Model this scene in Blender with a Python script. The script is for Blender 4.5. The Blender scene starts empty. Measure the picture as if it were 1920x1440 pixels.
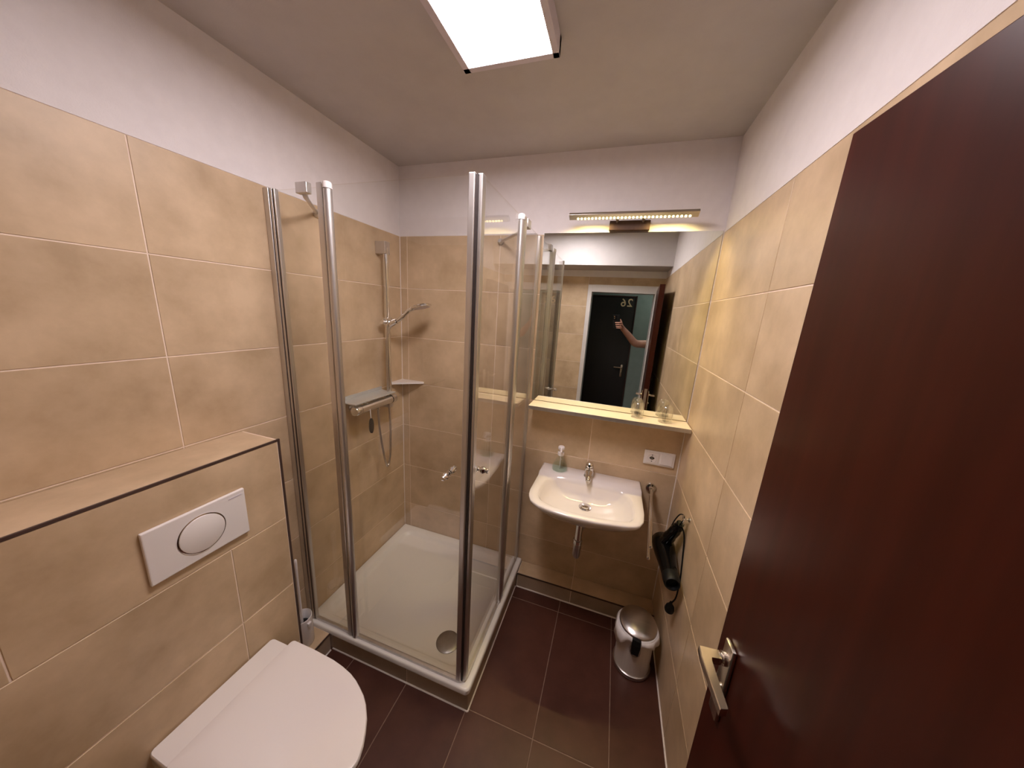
import bpy, bmesh, math, random
from mathutils import Vector, Matrix
random.seed(7)
S = bpy.context.scene
C = S.collection
V = Vector
PI = math.pi

# ------------------------------------------------------------------ camera
cam_d = bpy.data.cameras.new('camera')
cam = bpy.data.objects.new('camera', cam_d)
C.objects.link(cam)
cam.location = (1.3071, -1.7311, 1.7016)
cam.rotation_euler = (1.3434, -0.0600, 0.3168)
cam_d.sensor_width = 36.0
cam_d.sensor_fit = 'HORIZONTAL'
cam_d.lens = 36.0 * 590.1 / 1920.0
cam_d.clip_start = 0.01
S.camera = cam

# ------------------------------------------------------------------ world, exposure
w = bpy.data.worlds.new('world'); S.world = w
w.use_nodes = True
w.node_tree.nodes['Background'].inputs[0].default_value = (0.6, 0.62, 0.65, 1)
w.node_tree.nodes['Background'].inputs[1].default_value = 0.05
S.view_settings.view_transform = 'Standard'
S.view_settings.look = 'None'
S.view_settings.exposure = 0.16
S.view_settings.gamma = 1.0
S.view_settings.use_curve_mapping = False
PANEL_STRENGTH = 39.0
PANEL_COLOR = (1.0, 0.90, 0.93)
LED_STRENGTH = 3.2
LED_COLOR = (1.0, 0.82, 0.34)
LED_BEAM = 3.2          # watts of the warm beam the row of lights throws down
HALL_STRENGTH = 28.0

W, H, TZ = 1.713, 2.474, 2.1        # room width, ceiling height, top of the tiling
YD = -1.80                          # door wall
G = 0.0036                           # grout joint

# ------------------------------------------------------------------ materials
def mat(name, col, rough=0.5, metal=0.0, spec=0.5, coat=0.0, emis=None, es=0.0, alpha=1.0, trans=0.0, sheen=0):
    m = bpy.data.materials.new(name); m.use_nodes = True
    b = m.node_tree.nodes['Principled BSDF']
    b.inputs['Base Color'].default_value = (*col, 1)
    b.inputs['Roughness'].default_value = rough
    b.inputs['Metallic'].default_value = metal
    b.inputs['Specular IOR Level'].default_value = spec
    b.inputs['Coat Weight'].default_value = coat
    b.inputs['Transmission Weight'].default_value = trans
    if emis:
        b.inputs['Emission Color'].default_value = (*emis, 1)
        b.inputs['Emission Strength'].default_value = es
    return m

def noisy(m, c1, c2, scale=4.0, detail=6.0, bump=0.0, bscale=60.0, rnd=0.0, rough=None, stretch=(1, 1, 1)):
    nt = m.node_tree; N = nt.nodes; Lk = nt.links
    b = N['Principled BSDF']
    geo = N.new('ShaderNodeNewGeometry')
    info = N.new('ShaderNodeObjectInfo')
    mul = N.new('ShaderNodeVectorMath'); mul.operation = 'MULTIPLY'
    mul.inputs[1].default_value = stretch
    Lk.new(geo.outputs['Position'], mul.inputs[0])
    sc = N.new('ShaderNodeMath'); sc.operation = 'MULTIPLY'; sc.inputs[1].default_value = 37.0 if rnd else 0.0
    Lk.new(info.outputs['Random'], sc.inputs[0])
    add = N.new('ShaderNodeVectorMath'); add.operation = 'ADD'
    Lk.new(mul.outputs[0], add.inputs[0]); Lk.new(sc.outputs[0], add.inputs[1])
    n = N.new('ShaderNodeTexNoise'); n.inputs['Scale'].default_value = scale; n.inputs['Detail'].default_value = detail
    n.inputs['Roughness'].default_value = 0.6
    Lk.new(add.outputs[0], n.inputs['Vector'])
    r = N.new('ShaderNodeValToRGB')
    r.color_ramp.elements[0].position = 0.32; r.color_ramp.elements[0].color = (*c1, 1)
    r.color_ramp.elements[1].position = 0.68; r.color_ramp.elements[1].color = (*c2, 1)
    Lk.new(n.outputs['Fac'], r.inputs['Fac'])
    out = r.outputs['Color']
    if rnd:
        hs = N.new('ShaderNodeHueSaturation')
        mr = N.new('ShaderNodeMapRange'); mr.inputs['To Min'].default_value = 1 - rnd; mr.inputs['To Max'].default_value = 1 + rnd
        Lk.new(info.outputs['Random'], mr.inputs['Value']); Lk.new(mr.outputs[0], hs.inputs['Value'])
        Lk.new(out, hs.inputs['Color']); out = hs.outputs['Color']
    Lk.new(out, b.inputs['Base Color'])
    if bump:
        n2 = N.new('ShaderNodeTexNoise'); n2.inputs['Scale'].default_value = bscale; n2.inputs['Detail'].default_value = 3
        Lk.new(geo.outputs['Position'], n2.inputs['Vector'])
        bp = N.new('ShaderNodeBump'); bp.inputs['Strength'].default_value = bump; bp.inputs['Distance'].default_value = 0.002
        Lk.new(n2.outputs['Fac'], bp.inputs['Height']); Lk.new(bp.outputs[0], b.inputs['Normal'])
    if rough:
        mr2 = N.new('ShaderNodeMapRange'); mr2.inputs['To Min'].default_value = rough[0]; mr2.inputs['To Max'].default_value = rough[1]
        Lk.new(n.outputs['Fac'], mr2.inputs['Value']); Lk.new(mr2.outputs[0], b.inputs['Roughness'])
    return m

def thin_glass(name, tint=(0.97, 0.985, 0.975), f0=0.04, rough=0.0, haze=0.0):
    m = bpy.data.materials.new(name); m.use_nodes = True
    nt = m.node_tree; N = nt.nodes; Lk = nt.links; N.clear()
    o = N.new('ShaderNodeOutputMaterial'); mx = N.new('ShaderNodeMixShader')
    t = N.new('ShaderNodeBsdfTransparent'); t.inputs[0].default_value = (*tint, 1)
    g = N.new('ShaderNodeBsdfGlossy'); g.inputs['Roughness'].default_value = rough
    g.inputs['Color'].default_value = (1, 1, 1, 1)
    lw = N.new('ShaderNodeLayerWeight'); lw.inputs['Blend'].default_value = 0.5
    p = N.new('ShaderNodeMath'); p.operation = 'POWER'; p.inputs[1].default_value = 5.0
    Lk.new(lw.outputs['Facing'], p.inputs[0])
    ma = N.new('ShaderNodeMath'); ma.operation = 'MULTIPLY_ADD'; ma.inputs[1].default_value = 1 - f0; ma.inputs[2].default_value = f0
    Lk.new(p.outputs[0], ma.inputs[0]); Lk.new(ma.outputs[0], mx.inputs[0])
    Lk.new(t.outputs[0], mx.inputs[1]); Lk.new(g.outputs[0], mx.inputs[2])
    Lk.new(mx.outputs[0], o.inputs[0])
    return m

M = {}
M['tile'] = noisy(mat('beige_stone_tile', (.5, .36, .25), .38, spec=.45), (.465, .335, .205), (.665, .495, .325), scale=5.5, detail=8, bump=.12, bscale=25, rnd=.05, rough=(.32, .5))
M['skirt'] = noisy(mat('greige_tile', (.4, .3, .22), .38), (.36, .265, .18), (.45, .34, .24), scale=6, rnd=.04)
M['grout'] = noisy(mat('light_grout', (.74, .58, .44), .85, spec=.2), (.82, .67, .55), (.88, .74, .62), scale=30)
M['floor_grout'] = noisy(mat('floor_grout', (.3, .2, .15), .8, spec=.2), (.20, .13, .10), (.28, .19, .14), scale=30)
M['floor_tile'] = noisy(mat('dark_brown_floor_tile', (.06, .025, .018), .45, spec=.35), (.064, .022, .014), (.088, .031, .020), scale=9, detail=8, bump=.1, bscale=90, rnd=.08, rough=(.32, .46))
M['plaster'] = noisy(mat('white_plaster', (.72, .67, .66), .85, spec=.2), (.775, .725, .72), (.815, .765, .76), scale=20, bump=.25, bscale=260)
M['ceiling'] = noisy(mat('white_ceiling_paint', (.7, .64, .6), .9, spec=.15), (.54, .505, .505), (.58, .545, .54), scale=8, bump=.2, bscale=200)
M['caulk'] = noisy(mat('white_silicone', (.78, .7, .64), .5), (.75, .66, .60), (.82, .74, .68), scale=25)
M['ceramic'] = noisy(mat('white_glazed_ceramic', (.82, .76, .74), .12, spec=.6, coat=.5), (.82, .765, .745), (.84, .785, .765), scale=2)
M['lid'] = noisy(mat('white_seat_plastic', (.80, .74, .72), .15, spec=.55), (.82, .755, .735), (.84, .775, .755), scale=2)
M['tray'] = noisy(mat('white_acrylic', (.8, .76, .72), .25, spec=.5), (.80, .765, .72), (.83, .795, .75), scale=3)
M['alu'] = noisy(mat('satin_aluminium', (.6, .58, .56), .40, metal=1.0), (.60, .575, .555), (.67, .645, .625), scale=40, stretch=(1, 1, .02))
M['chrome'] = noisy(mat('polished_chrome', (.75, .74, .73), .10, metal=1.0), (.74, .73, .72), (.78, .77, .76), scale=3)
M['steel'] = noisy(mat('brushed_steel', (.6, .56, .52), .28, metal=1.0), (.55, .51, .48), (.63, .59, .55), scale=60, stretch=(.03, 1, 1))
M['binsteel'] = noisy(mat('matt_steel', (.6, .56, .52), .42, metal=.45), (.72, .67, .61), (.78, .73, .67), scale=60, stretch=(1, 1, .03))
M['darksteel'] = noisy(mat('dull_steel', (.3, .28, .26), .38, metal=.9), (.27, .25, .23), (.34, .32, .30), scale=30)
M['door_tinted_steel'] = noisy(mat('steel_painted_door_reflection', (.08, .045, .035), .55, spec=.2), (.075, .042, .032), (.10, .058, .045), scale=30, stretch=(1, 1, .1))  # steel box: the dark door's reflection is put into its brown colour
M['nickel'] = noisy(mat('satin_nickel', (.72, .64, .55), .25, metal=1.0), (.68, .61, .53), (.74, .67, .59), scale=30)
M['darktrim'] = noisy(mat('dark_metal_trim', (.06, .035, .03), .4), (.05, .028, .022), (.08, .045, .035), scale=20)
M['seal'] = mat('dark_rubber_seal', (.03, .02, .018), .5)
M['black'] = noisy(mat('glossy_black_plastic', (.008, .007, .007), .12, spec=.33), (.0025, .0025, .0025), (.004, .0038, .0038), scale=20)
M['rubber'] = noisy(mat('matt_black_rubber', (.012, .012, .012), .5, spec=.25), (.004, .004, .004), (.007, .007, .007), scale=30)
M['white'] = noisy(mat('white_plastic', (.8, .76, .74), .3), (.79, .74, .72), (.82, .77, .75), scale=5)
M['mirror'] = mat('silvered_mirror', (.84, .87, .83), .0, metal=1.0)
M['shelf'] = noisy(mat('cream_shelf_laminate', (.80, .66, .48), .4), (.80, .66, .47), (.85, .71, .53), scale=6)
M['door'] = noisy(mat('dark_mahogany_lacquer', (.07, .01, .006), .30, spec=.27, coat=.0), (.034, .0048, .0022), (.050, .0075, .0035), scale=5, detail=6, stretch=(6, 6, .4))
M['door2'] = noisy(mat('near_black_door_laminate', (.012, .008, .008), .5), (.011, .008, .007), (.016, .011, .010), scale=5, stretch=(6, 6, .4))
M['frame'] = noisy(mat('white_painted_steel_frame', (.72, .68, .66), .35), (.71, .67, .65), (.74, .70, .68), scale=6)
M['frame2'] = noisy(mat('dark_door_frame', (.06, .02, .02), .4), (.05, .018, .016), (.07, .026, .022), scale=6)
M['hallwall'] = noisy(mat('green_grey_hall_paint', (.25, .28, .25), .8), (.27, .31, .28), (.30, .34, .31), scale=12, bump=.2, bscale=150)
M['hallfloor'] = noisy(mat('dark_hall_carpet', (.05, .04, .035), .95), (.04, .032, .028), (.06, .05, .045), scale=80)
M['gold'] = noisy(mat('cream_gold_numeral', (.85, .6, .35), .4), (.85, .58, .33), (.9, .64, .38), scale=20)
M['glass'] = thin_glass('clear_shower_glass', (.985, .99, .985), .042)
M['tumbler'] = thin_glass('clear_tumbler_glass', (.985, .985, .975), .13)
M['soapglass'] = thin_glass('clear_bottle_plastic', (.93, .97, .95), .06)
M['liquid'] = thin_glass('pale_green_soap', (.93, .98, .96), .04)
M['panel'] = mat('light_panel_diffuser', (.9, .9, .9), .5, emis=PANEL_COLOR, es=PANEL_STRENGTH)
M['led'] = mat('warm_led', (.9, .85, .7), .4, emis=LED_COLOR, es=LED_STRENGTH)
M['added_lamp'] = mat('added_hall_lamp_glow', (.9, .9, .9), .5, emis=(.85, .95, .9), es=HALL_STRENGTH)
M['panelframe'] = noisy(mat('grey_panel_frame', (.5, .46, .5), .4), (.62, .56, .62), (.68, .62, .68), scale=9)
M['skin'] = noisy(mat('skin', (.5, .25, .17), .5), (.50, .25, .17), (.58, .31, .22), scale=30)
M['shirt'] = noisy(mat('pale_shirt', (.6, .58, .55), .9), (.55, .53, .50), (.65, .62, .58), scale=50, bump=.3)
M['jeans'] = noisy(mat('dark_trousers', (.03, .035, .05), .9), (.025, .03, .045), (.04, .045, .06), scale=80)
M['hair'] = noisy(mat('dark_hair', (.03, .02, .015), .6), (.02, .014, .01), (.045, .03, .02), scale=120)
M['bag'] = noisy(mat('thin_white_bin_liner', (.75, .70, .68), .35, trans=.0), (.80, .76, .74), (.88, .84, .82), scale=25, bump=.5, bscale=60)
M['glassshelf'] = noisy(mat('grey_glass_shelf', (.5, .52, .5), .18, metal=.35), (.48, .49, .48), (.56, .57, .55), scale=4)

# ------------------------------------------------------------------ builders
WL = {}
def link(o, parent, origin):
    C.objects.link(o)
    if parent is not None:
        o.parent = parent
        o.location = origin - WL[parent.name]
    else:
        o.location = origin
    WL[o.name] = origin.copy()

def tag(o, label=None, cat=None, group=None, kind=None):
    if label: o['label'] = label
    if cat: o['category'] = cat
    if group: o['group'] = group
    if kind: o['kind'] = kind
    return o

def obj(name, bm, m, parent=None, smooth=False, sub=0, **kw):
    vs = [v.co.copy() for v in bm.verts]
    lo = V([min(v[i] for v in vs) for i in range(3)]); hi = V([max(v[i] for v in vs) for i in range(3)])
    org = (lo + hi) / 2
    if parent is None: org.z = lo.z
    bmesh.ops.recalc_face_normals(bm, faces=bm.faces)
    for v in bm.verts: v.co -= org
    me = bpy.data.meshes.new(name)
    bm.to_mesh(me); bm.free()
    for mm in (m if isinstance(m, list) else [m]): me.materials.append(M[mm])
    if smooth:
        me.polygons.foreach_set('use_smooth', [True] * len(me.polygons))
    o = bpy.data.objects.new(name, me)
    link(o, parent, org)
    if smooth and smooth != 'full':
        md = o.modifiers.new('edge', 'EDGE_SPLIT'); md.split_angle = math.radians(38)
    if sub:
        md = o.modifiers.new('sub', 'SUBSURF'); md.levels = sub; md.render_levels = sub
    tag(o, **kw)
    return o

def thing(name, loc, label, cat, group=None, kind=None):
    o = bpy.data.objects.new(name, None)
    o.empty_display_size = .05
    link(o, None, V(loc))
    return tag(o, label, cat, group, kind)

def B(): return bmesh.new()

def box(bm, lo, hi, bev=0.0, mx=None, mi=0):
    lo, hi = V(lo), V(hi)
    r = bmesh.ops.create_cube(bm, size=1.0)
    vs = r['verts']
    for v in vs:
        v.co = V([lo[i] + (v.co[i] + .5) * (hi[i] - lo[i]) for i in range(3)])
    fs = list({f for v in vs for f in v.link_faces})
    for f in fs: f.material_index = mi
    if bev:
        es = list({e for v in vs for e in v.link_edges})
        g = bmesh.ops.bevel(bm, geom=es, offset=bev, segments=2, affect='EDGES', profile=.5)
        vs = list(set(g['verts']) | {v for v in vs if v.is_valid})
    if mx is not None:
        for v in vs:
            if v.is_valid: v.co = mx @ v.co
    return bm

def ring_loft(bm, rings, cap0=True, cap1=True, close=True, mi=0):
    R = [[bm.verts.new(p) for p in r] for r in rings]
    n = len(R[0])
    for a, b in zip(R[:-1], R[1:]):
        for i in range(n if close else n - 1):
            j = (i + 1) % n
            f = bm.faces.new((a[i], a[j], b[j], b[i])); f.material_index = mi
    if cap0: bm.faces.new(list(reversed(R[0]))).material_index = mi
    if cap1: bm.faces.new(R[-1]).material_index = mi
    return bm

def frame_of(d):
    d = d.normalized()
    a = V((0, 0, 1)) if abs(d.z) < .9 else V((1, 0, 0))
    u = d.cross(a).normalized(); v = d.cross(u).normalized()
    return u, v

def cyl(bm, p0, p1, r0, r1=None, n=24, mi=0):
    p0, p1 = V(p0), V(p1)
    r1 = r0 if r1 is None else r1
    u, v = frame_of(p1 - p0)
    rings = [[p + (u * math.cos(2 * PI * k / n) + v * math.sin(2 * PI * k / n)) * r for k in range(n)] for p, r in ((p0, r0), (p1, r1))]
    return ring_loft(bm, rings, mi=mi)

def revolve(bm, p0, d, prof, n=28, mi=0):
    """prof: (distance along d, radius)"""
    p0, d = V(p0), V(d).normalized()
    u, v = frame_of(d)
    rings = [[p0 + d * t + (u * math.cos(2 * PI * k / n) + v * math.sin(2 * PI * k / n)) * max(r, 1e-4) for k in range(n)] for t, r in prof]
    return ring_loft(bm, rings, mi=mi)

def smooth_path(pts, n=6):
    pts = [V(p) for p in pts]
    out = []
    P = [pts[0] * 2 - pts[1]] + pts + [pts[-1] * 2 - pts[-2]]
    for i in range(1, len(P) - 2):
        for k in range(n):
            t = k / n
            a, b, c, d = P[i - 1], P[i], P[i + 1], P[i + 2]
            out.append(.5 * ((2 * b) + (c - a) * t + (2 * a - 5 * b + 4 * c - d) * t * t + (3 * b - a - 3 * c + d) * t ** 3))
    out.append(pts[-1])
    return out

def tube(bm, pts, r, n=10, smooth=0, mi=0):
    pts = smooth_path(pts, smooth) if smooth else [V(p) for p in pts]
    rr = r if isinstance(r, list) else [r] * len(pts)
    if len(rr) != len(pts):
        rr = [rr[min(len(rr) - 1, int(round(i * (len(rr) - 1) / (len(pts) - 1))))] for i in range(len(pts))]
    u = None; rings = []
    for i, p in enumerate(pts):
        d = (pts[min(i + 1, len(pts) - 1)] - pts[max(i - 1, 0)]).normalized()
        if u is None: u, _ = frame_of(d)
        u = (u - d * u.dot(d)).normalized(); v = d.cross(u)
        rings.append([p + (u * math.cos(2 * PI * k / n) + v * math.sin(2 * PI * k / n)) * rr[i] for k in range(n)])
    return ring_loft(bm, rings, mi=mi)

def prism(bm, poly, axis, a, b, mi=0):
    """poly in the two other axes (in order), extruded a..b on axis"""
    def mk(q, t):
        q = list(q); q.insert(axis, t); return V(q)
    return ring_loft(bm, [[mk(q, a) for q in poly], [mk(q, b) for q in poly]], mi=mi)

def rrect(x0, x1, y0, y1, r, z, n=6):
    rs = r if isinstance(r, (list, tuple)) else [r] * 4
    out = []
    for (cx, cy, a, q) in ((x1, y1, 0, 0), (x0, y1, 90, 1), (x0, y0, 180, 2), (x1, y0, 270, 3)):
        rad = rs[q]
        ox = cx - rad if q in (0, 3) else cx + rad
        oy = cy - rad if q in (0, 1) else cy + rad
        for k in range(n + 1):
            t = math.radians(a + 90 * k / n)
            out.append(V((ox + rad * math.cos(t), oy + rad * math.sin(t), z)))
    return out

# tiles: shared meshes, one object each
TM = {}
def tile(parent, axis, sgn, plane, ua, ub, va, vb, m='tile', th=.006, name='tile'):
    """rectangular tile in the plane axis=plane; sgn = direction its face looks; u,v = the other two axes in order"""
    du, dv = ub - ua - G, vb - va - G
    key = (axis, sgn, round(du, 4), round(dv, 4), m, th)
    if key not in TM:
        bm = B(); c = .0008
        def P(u, v, d):
            q = [u, v]; q.insert(axis, d * sgn); return V(q)
        rings = []
        for (ins, d) in ((0, -th), (0, -c), (c, 0)):
            hu, hv = du / 2 - ins, dv / 2 - ins
            rings.append([P(-hu, -hv, d), P(hu, -hv, d), P(hu, hv, d), P(-hu, hv, d)])
        ring_loft(bm, rings)
        bmesh.ops.recalc_face_normals(bm, faces=bm.faces)
        me = bpy.data.meshes.new(name); bm.to_mesh(me); bm.free(); me.materials.append(M[m]); TM[key] = me
    o = bpy.data.objects.new(name, TM[key])
    q = [(ua + ub) / 2, (va + vb) / 2]; q.insert(axis, plane + sgn * random.uniform(-.0002, .0002))
    link(o, parent, V(q))
    return o

def tiles(parent, axis, sgn, plane, us, vs, m='tile', skip=None, th=.006):
    for i in range(len(us) - 1):
        for j in range(len(vs) - 1):
            if skip and skip(us[i], us[i + 1], vs[j], vs[j + 1]): continue
            tile(parent, axis, sgn, plane, us[i], us[i + 1], vs[j], vs[j + 1], m, th)

def structure(name, bm, m, **kw):
    return obj(name, bm, m, kind='structure', **kw)

# ================================================================== SETTING
ZR = [round(.3 * k, 3) for k in range(8)]
# left wall  (face x=0)
bm = B(); box(bm, (-.12, YD, 0), (-.0018, 0, TZ)); box(bm, (-.12, YD, TZ), (0, 0, H), mi=1)
wl = structure('wall_left', bm, ['grout', 'plaster'])
tiles(wl, 0, 1, 0.0, [YD, -1.14, -.54, -.0005], [.0] + ZR[1:])
# back wall (face y=0)
bm = B(); box(bm, (-.12, .0018, 0), (W + .12, .12, TZ)); box(bm, (-.12, 0, TZ), (W + .12, .12, H), mi=1)
wb = structure('wall_back', bm, ['grout', 'plaster'])
tiles(wb, 1, -1, 0.0, [.001, .05, .65, 1.25, W - .001], [.0] + ZR[1:])
# right wall (face x=W)
bm = B(); box(bm, (W + .0018, YD, 0), (W + .12, 0, TZ)); box(bm, (W, YD, TZ), (W + .12, 0, H), mi=1)
wr = structure('wall_right', bm, ['grout', 'plaster'])
tiles(wr, 0, -1, W, [YD, -1.2, -.6, -.001], [.0] + ZR[1:])
# door wall (face y=YD), opening 1.0..1.65 x 0..1.97
OX0, OX1, OZ = 1.0, 1.655, 1.975
bm = B()
box(bm, (-.12, YD - .14, 0), (OX0, YD - .0018, TZ)); box(bm, (OX1, YD - .14, 0), (W + .12, YD - .0018, TZ)); box(bm, (OX0, YD - .14, OZ), (OX1, YD - .0018, TZ))
box(bm, (-.12, YD - .14, TZ), (W + .12, YD, H), mi=1)
wf = structure('wall_front', bm, ['grout', 'plaster'])
for j in range(7):
    for a, b in ((.001, .38), (.38, OX0 - .02)):
        tile(wf, 1, 1, YD, a, b, ZR[j], ZR[j + 1])
tile(wf, 1, 1, YD, OX0 - .02, W, 2.022, 2.1)
# ceiling, floor, bulkhead
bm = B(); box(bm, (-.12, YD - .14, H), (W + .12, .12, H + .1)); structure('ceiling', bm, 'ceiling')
bm = B(); box(bm, (-.12, YD - .14, -.1), (W + .12, .12, -.0012)); fl = structure('floor', bm, 'floor_grout')
tiles(fl, 2, 1, 0.0, [0, .295, .595, .895, 1.195, 1.495, W], [-1.9, -1.39, -.79, -.19, -.1], 'floor_tile')
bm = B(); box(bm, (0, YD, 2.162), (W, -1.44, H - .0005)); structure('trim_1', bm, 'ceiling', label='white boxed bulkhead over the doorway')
# pipe boxing along the back wall and low step beside the tray
LZ = .10
bm = B(); box(bm, (.912, -.1062, .001), (W - .002, -.002, LZ - .002)); tb = structure('trim_2', bm, 'grout', label='low tiled pipe boxing under the washbasin')
for a, b in ((.913, 1.25), (1.25, W - .002)):
    tile(tb, 2, 1, LZ, a, b, -.108, -.002); tile(tb, 1, -1, -.108, a, b, .003, LZ - .002, 'skirt')
bm = B(); box(bm, (.913, -.1115, LZ - .006), (W - .003, -.1075, LZ + .0005)); obj('edge_strip', bm, 'darktrim', tb, label='dark metal edge strip')
bm = B(); box(bm, (.002, -.966, .001), (.153, -.806, LZ - .002)); ts = structure('trim_3', bm, 'grout', label='low tiled step between cistern box and shower tray')
tile(ts, 2, 1, LZ, .002, .155, -.964, -.806); tile(ts, 0, 1, .155, -.964, -.806, .003, LZ - .002, 'skirt')
bm = B(); box(bm, (.1545, -.964, LZ - .006), (.1585, -.807, LZ + .0005)); obj('edge_strip', bm, 'darktrim', ts, label='dark metal edge strip')
# silicone joints
def caulk(n, a, b, r=.004):
    bm = B(); tube(bm, [a, b], r, 6); structure('trim_%d' % n, bm, 'caulk')
caulk(4, (W - .001, -1.78, .001), (W - .001, -.112, .001), .0045)
caulk(5, (.912, -.1095, .001), (W - .005, -.1095, .001), .0045)
caulk(6, (.16, -.8005, .001), (.906, -.8005, .001), .0035)
caulk(7, (.906, -.8005, .001), (.906, -.112, .001), .0035)
caulk(8, (W - .001, -.002, .12), (W - .001, -.002, TZ), .003)
caulk(9, (.001, -.002, .13), (.001, -.002, TZ), .0025)
caulk(10, (.1585, -.966, .001), (.1585, -.81, .001), .004)

# hallway beyond the door
HY = -3.0
bm = B(); box(bm, (-1.0, HY - .1, 0), (3.2, HY, H)); structure('wall_corridor', bm, 'hallwall')
bm = B(); box(bm, (-1.1, HY - .1, 0), (-1.0, YD - .14, H)); structure('wall_corridor_left', bm, 'hallwall')
bm = B(); box(bm, (3.2, HY - .1, 0), (3.3, YD - .14, H)); structure('wall_corridor_right', bm, 'hallwall')
bm = B(); box(bm, (-1.1, HY - .1, -.1), (3.3, YD - .14, -.0005)); structure('floor_corridor', bm, 'hallfloor')
bm = B(); box(bm, (-1.1, HY - .1, H), (3.3, YD - .14, H + .1)); structure('ceiling_corridor', bm, 'plaster')
bm = B(); box(bm, (W + .12, YD - .14, 0), (3.3, YD - .04, H)); box(bm, (-1.1, YD - .14, 0), (-.12, YD - .04, H)); structure('trim_11', bm, 'hallwall', label='corridor wall beside the doorway')
hl = thing('added_hall_lamp', (2.1, -2.5, H - .07), 'round white lamp added out of view on the corridor ceiling', 'lamp')  # unseen lamp, added to light the corridor wall
bm = B(); revolve(bm, (2.1, -2.5, H), (0, 0, -1), [(0, .12), (.02, .125), (.025, .12)]); obj('added_lamp_base', bm, 'white', hl, True)
bm = B(); revolve(bm, (2.1, -2.5, H - .025), (0, 0, -1), [(0, .115), (.02, .11), (.035, .08), (.042, .03), (.043, 0)]); obj('added_lamp_shade', bm, 'added_lamp', hl, True)

# ---- door_1: bathroom door, frame and open leaf
d1 = thing('door_1', (1.32, YD, 0), 'dark mahogany lacquered door standing open along the right wall', 'door', kind='structure')
bm = B()
fy0, fy1 = YD - .15, YD + .012
for a, b, c, d in ((OX0 - .02, 1.022, 0, 2.022), (1.634, OX1 + .012, 0, 2.022)):
    box(bm, (a, fy1 - .012, c), (b, fy1, d), .002)
box(bm, (1.0221, fy1 - .012, 1.95), (1.6339, fy1 - .0002, 2.0215), .001)
box(bm, (OX0 + .002, fy0, 0), (1.022, fy1 - .012, 1.972)); box(bm, (1.634, fy0, 0), (OX1 - .002, fy1 - .012, 1.972)); box(bm, (1.0221, fy0 + .001, 1.95), (1.6339, fy1 - .0122, 1.9715))
obj('door_frame', bm, 'frame', d1, label='white steel door frame')
pA = V((1.594, -1.09, 0)); pH = V((1.643, -1.785, 0))
e = (pH - pA).normalized(); nrm = V((e.y, -e.x, 0)).normalized()       # points to -x (into the room)
if nrm.x > 0: nrm = -nrm
LM = Matrix(((e.x, nrm.x, 0, pA.x), (e.y, nrm.y, 0, pA.y), (0, 0, 1, 0), (0, 0, 0, 1)))   # local: x along leaf, y out of the face, z up
LL = (pH - pA).length
bm = B(); box(bm, (0, -.04, .012), (LL, 0, 1.978), .0015, LM)
leaf = obj('door_leaf', bm, 'door', d1)
def lever(parent_leaf, MX, out, y0, xb, zb, m='nickel'):
    """long plate + angular lever handle; local x along leaf, y out"""
    s = out
    def bx(lo, hi, bev):
        lo, hi = list(lo), list(hi)
        if s < 0: lo[1], hi[1] = -hi[1] , -lo[1]
        lo[1] += y0; hi[1] += y0
        return lo, hi
    bm = B()
    lo, hi = bx((xb - .016, 0, zb - .140), (xb + .016, .009, zb + .035), 0); box(bm, lo, hi, .0025, MX)
    lo, hi = bx((xb - .004, .009, zb - .085), (xb + .004, .0095, zb - .060), 0); box(bm, lo, hi, .0, MX)
    revolve(bm, MX @ V((xb, y0 + s * .009, zb - .072)), (MX.to_3x3() @ V((0, s, 0))), [(0, .009), (.008, .009), (.010, .007)], 16)
    h = obj('door_handle', bm, m, parent_leaf, True, label='satin nickel lever on a long plate')
    return h
def lever_arm(handle, MX, s, y0, xb, zb, m='nickel', dirx=1, L=.098):
    bm = B()
    Rr = MX.to_3x3()
    revolve(bm, MX @ V((xb, y0 + s * .009, zb)), Rr @ V((0, s, 0)), [(0, .0125), (.006, .0125), (.0065, .009), (.012, .009)], 20)
    def q(x, y, z): return MX @ V((xb + dirx * x, y0 + s * y, zb + z))
    # flat bar following an L with a sloped outer corner
    outl = [(-.009, .018), (.008, .018), (.010, .036), (.017, .041), (L, .042), (L + .003, .054), (.012, .057), (-.008, .054)]
    rings = []
    for zz in (-.008, -.0065, .0065, .008):
        k = .0015 if abs(zz) > .007 else 0
        cx = sum(p[0] for p in outl) / 8; cy = sum(p[1] for p in outl) / 8
        rings.append([q(x + (k if x < cx else -k), y + (k if y < cy else -k), zz) for x, y in outl])
    ring_loft(bm, rings)
    obj('lever', bm, m, handle, False)
HX, HZ = .050, 1.072
hd = lever(leaf, LM, 1, 0, HX, HZ)
lever_arm(hd, LM, 1, 0, HX, HZ)
hd2 = lever(leaf, LM, -1, -.04, HX, HZ)
lever_arm(hd2, LM, -1, -.04, HX, HZ)
bm = B(); box(bm, (-.0012, -.031, HZ - .13), (0.0005, -.009, HZ + .06), 0, LM); obj('lock_face_plate', bm, 'steel', leaf)
for z in (.25, 1.75):
    bm = B(); cyl(bm, (1.652, -1.778, z), (1.652, -1.778, z + .09), .008); obj('hinge', bm, 'steel', d1, True)

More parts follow.
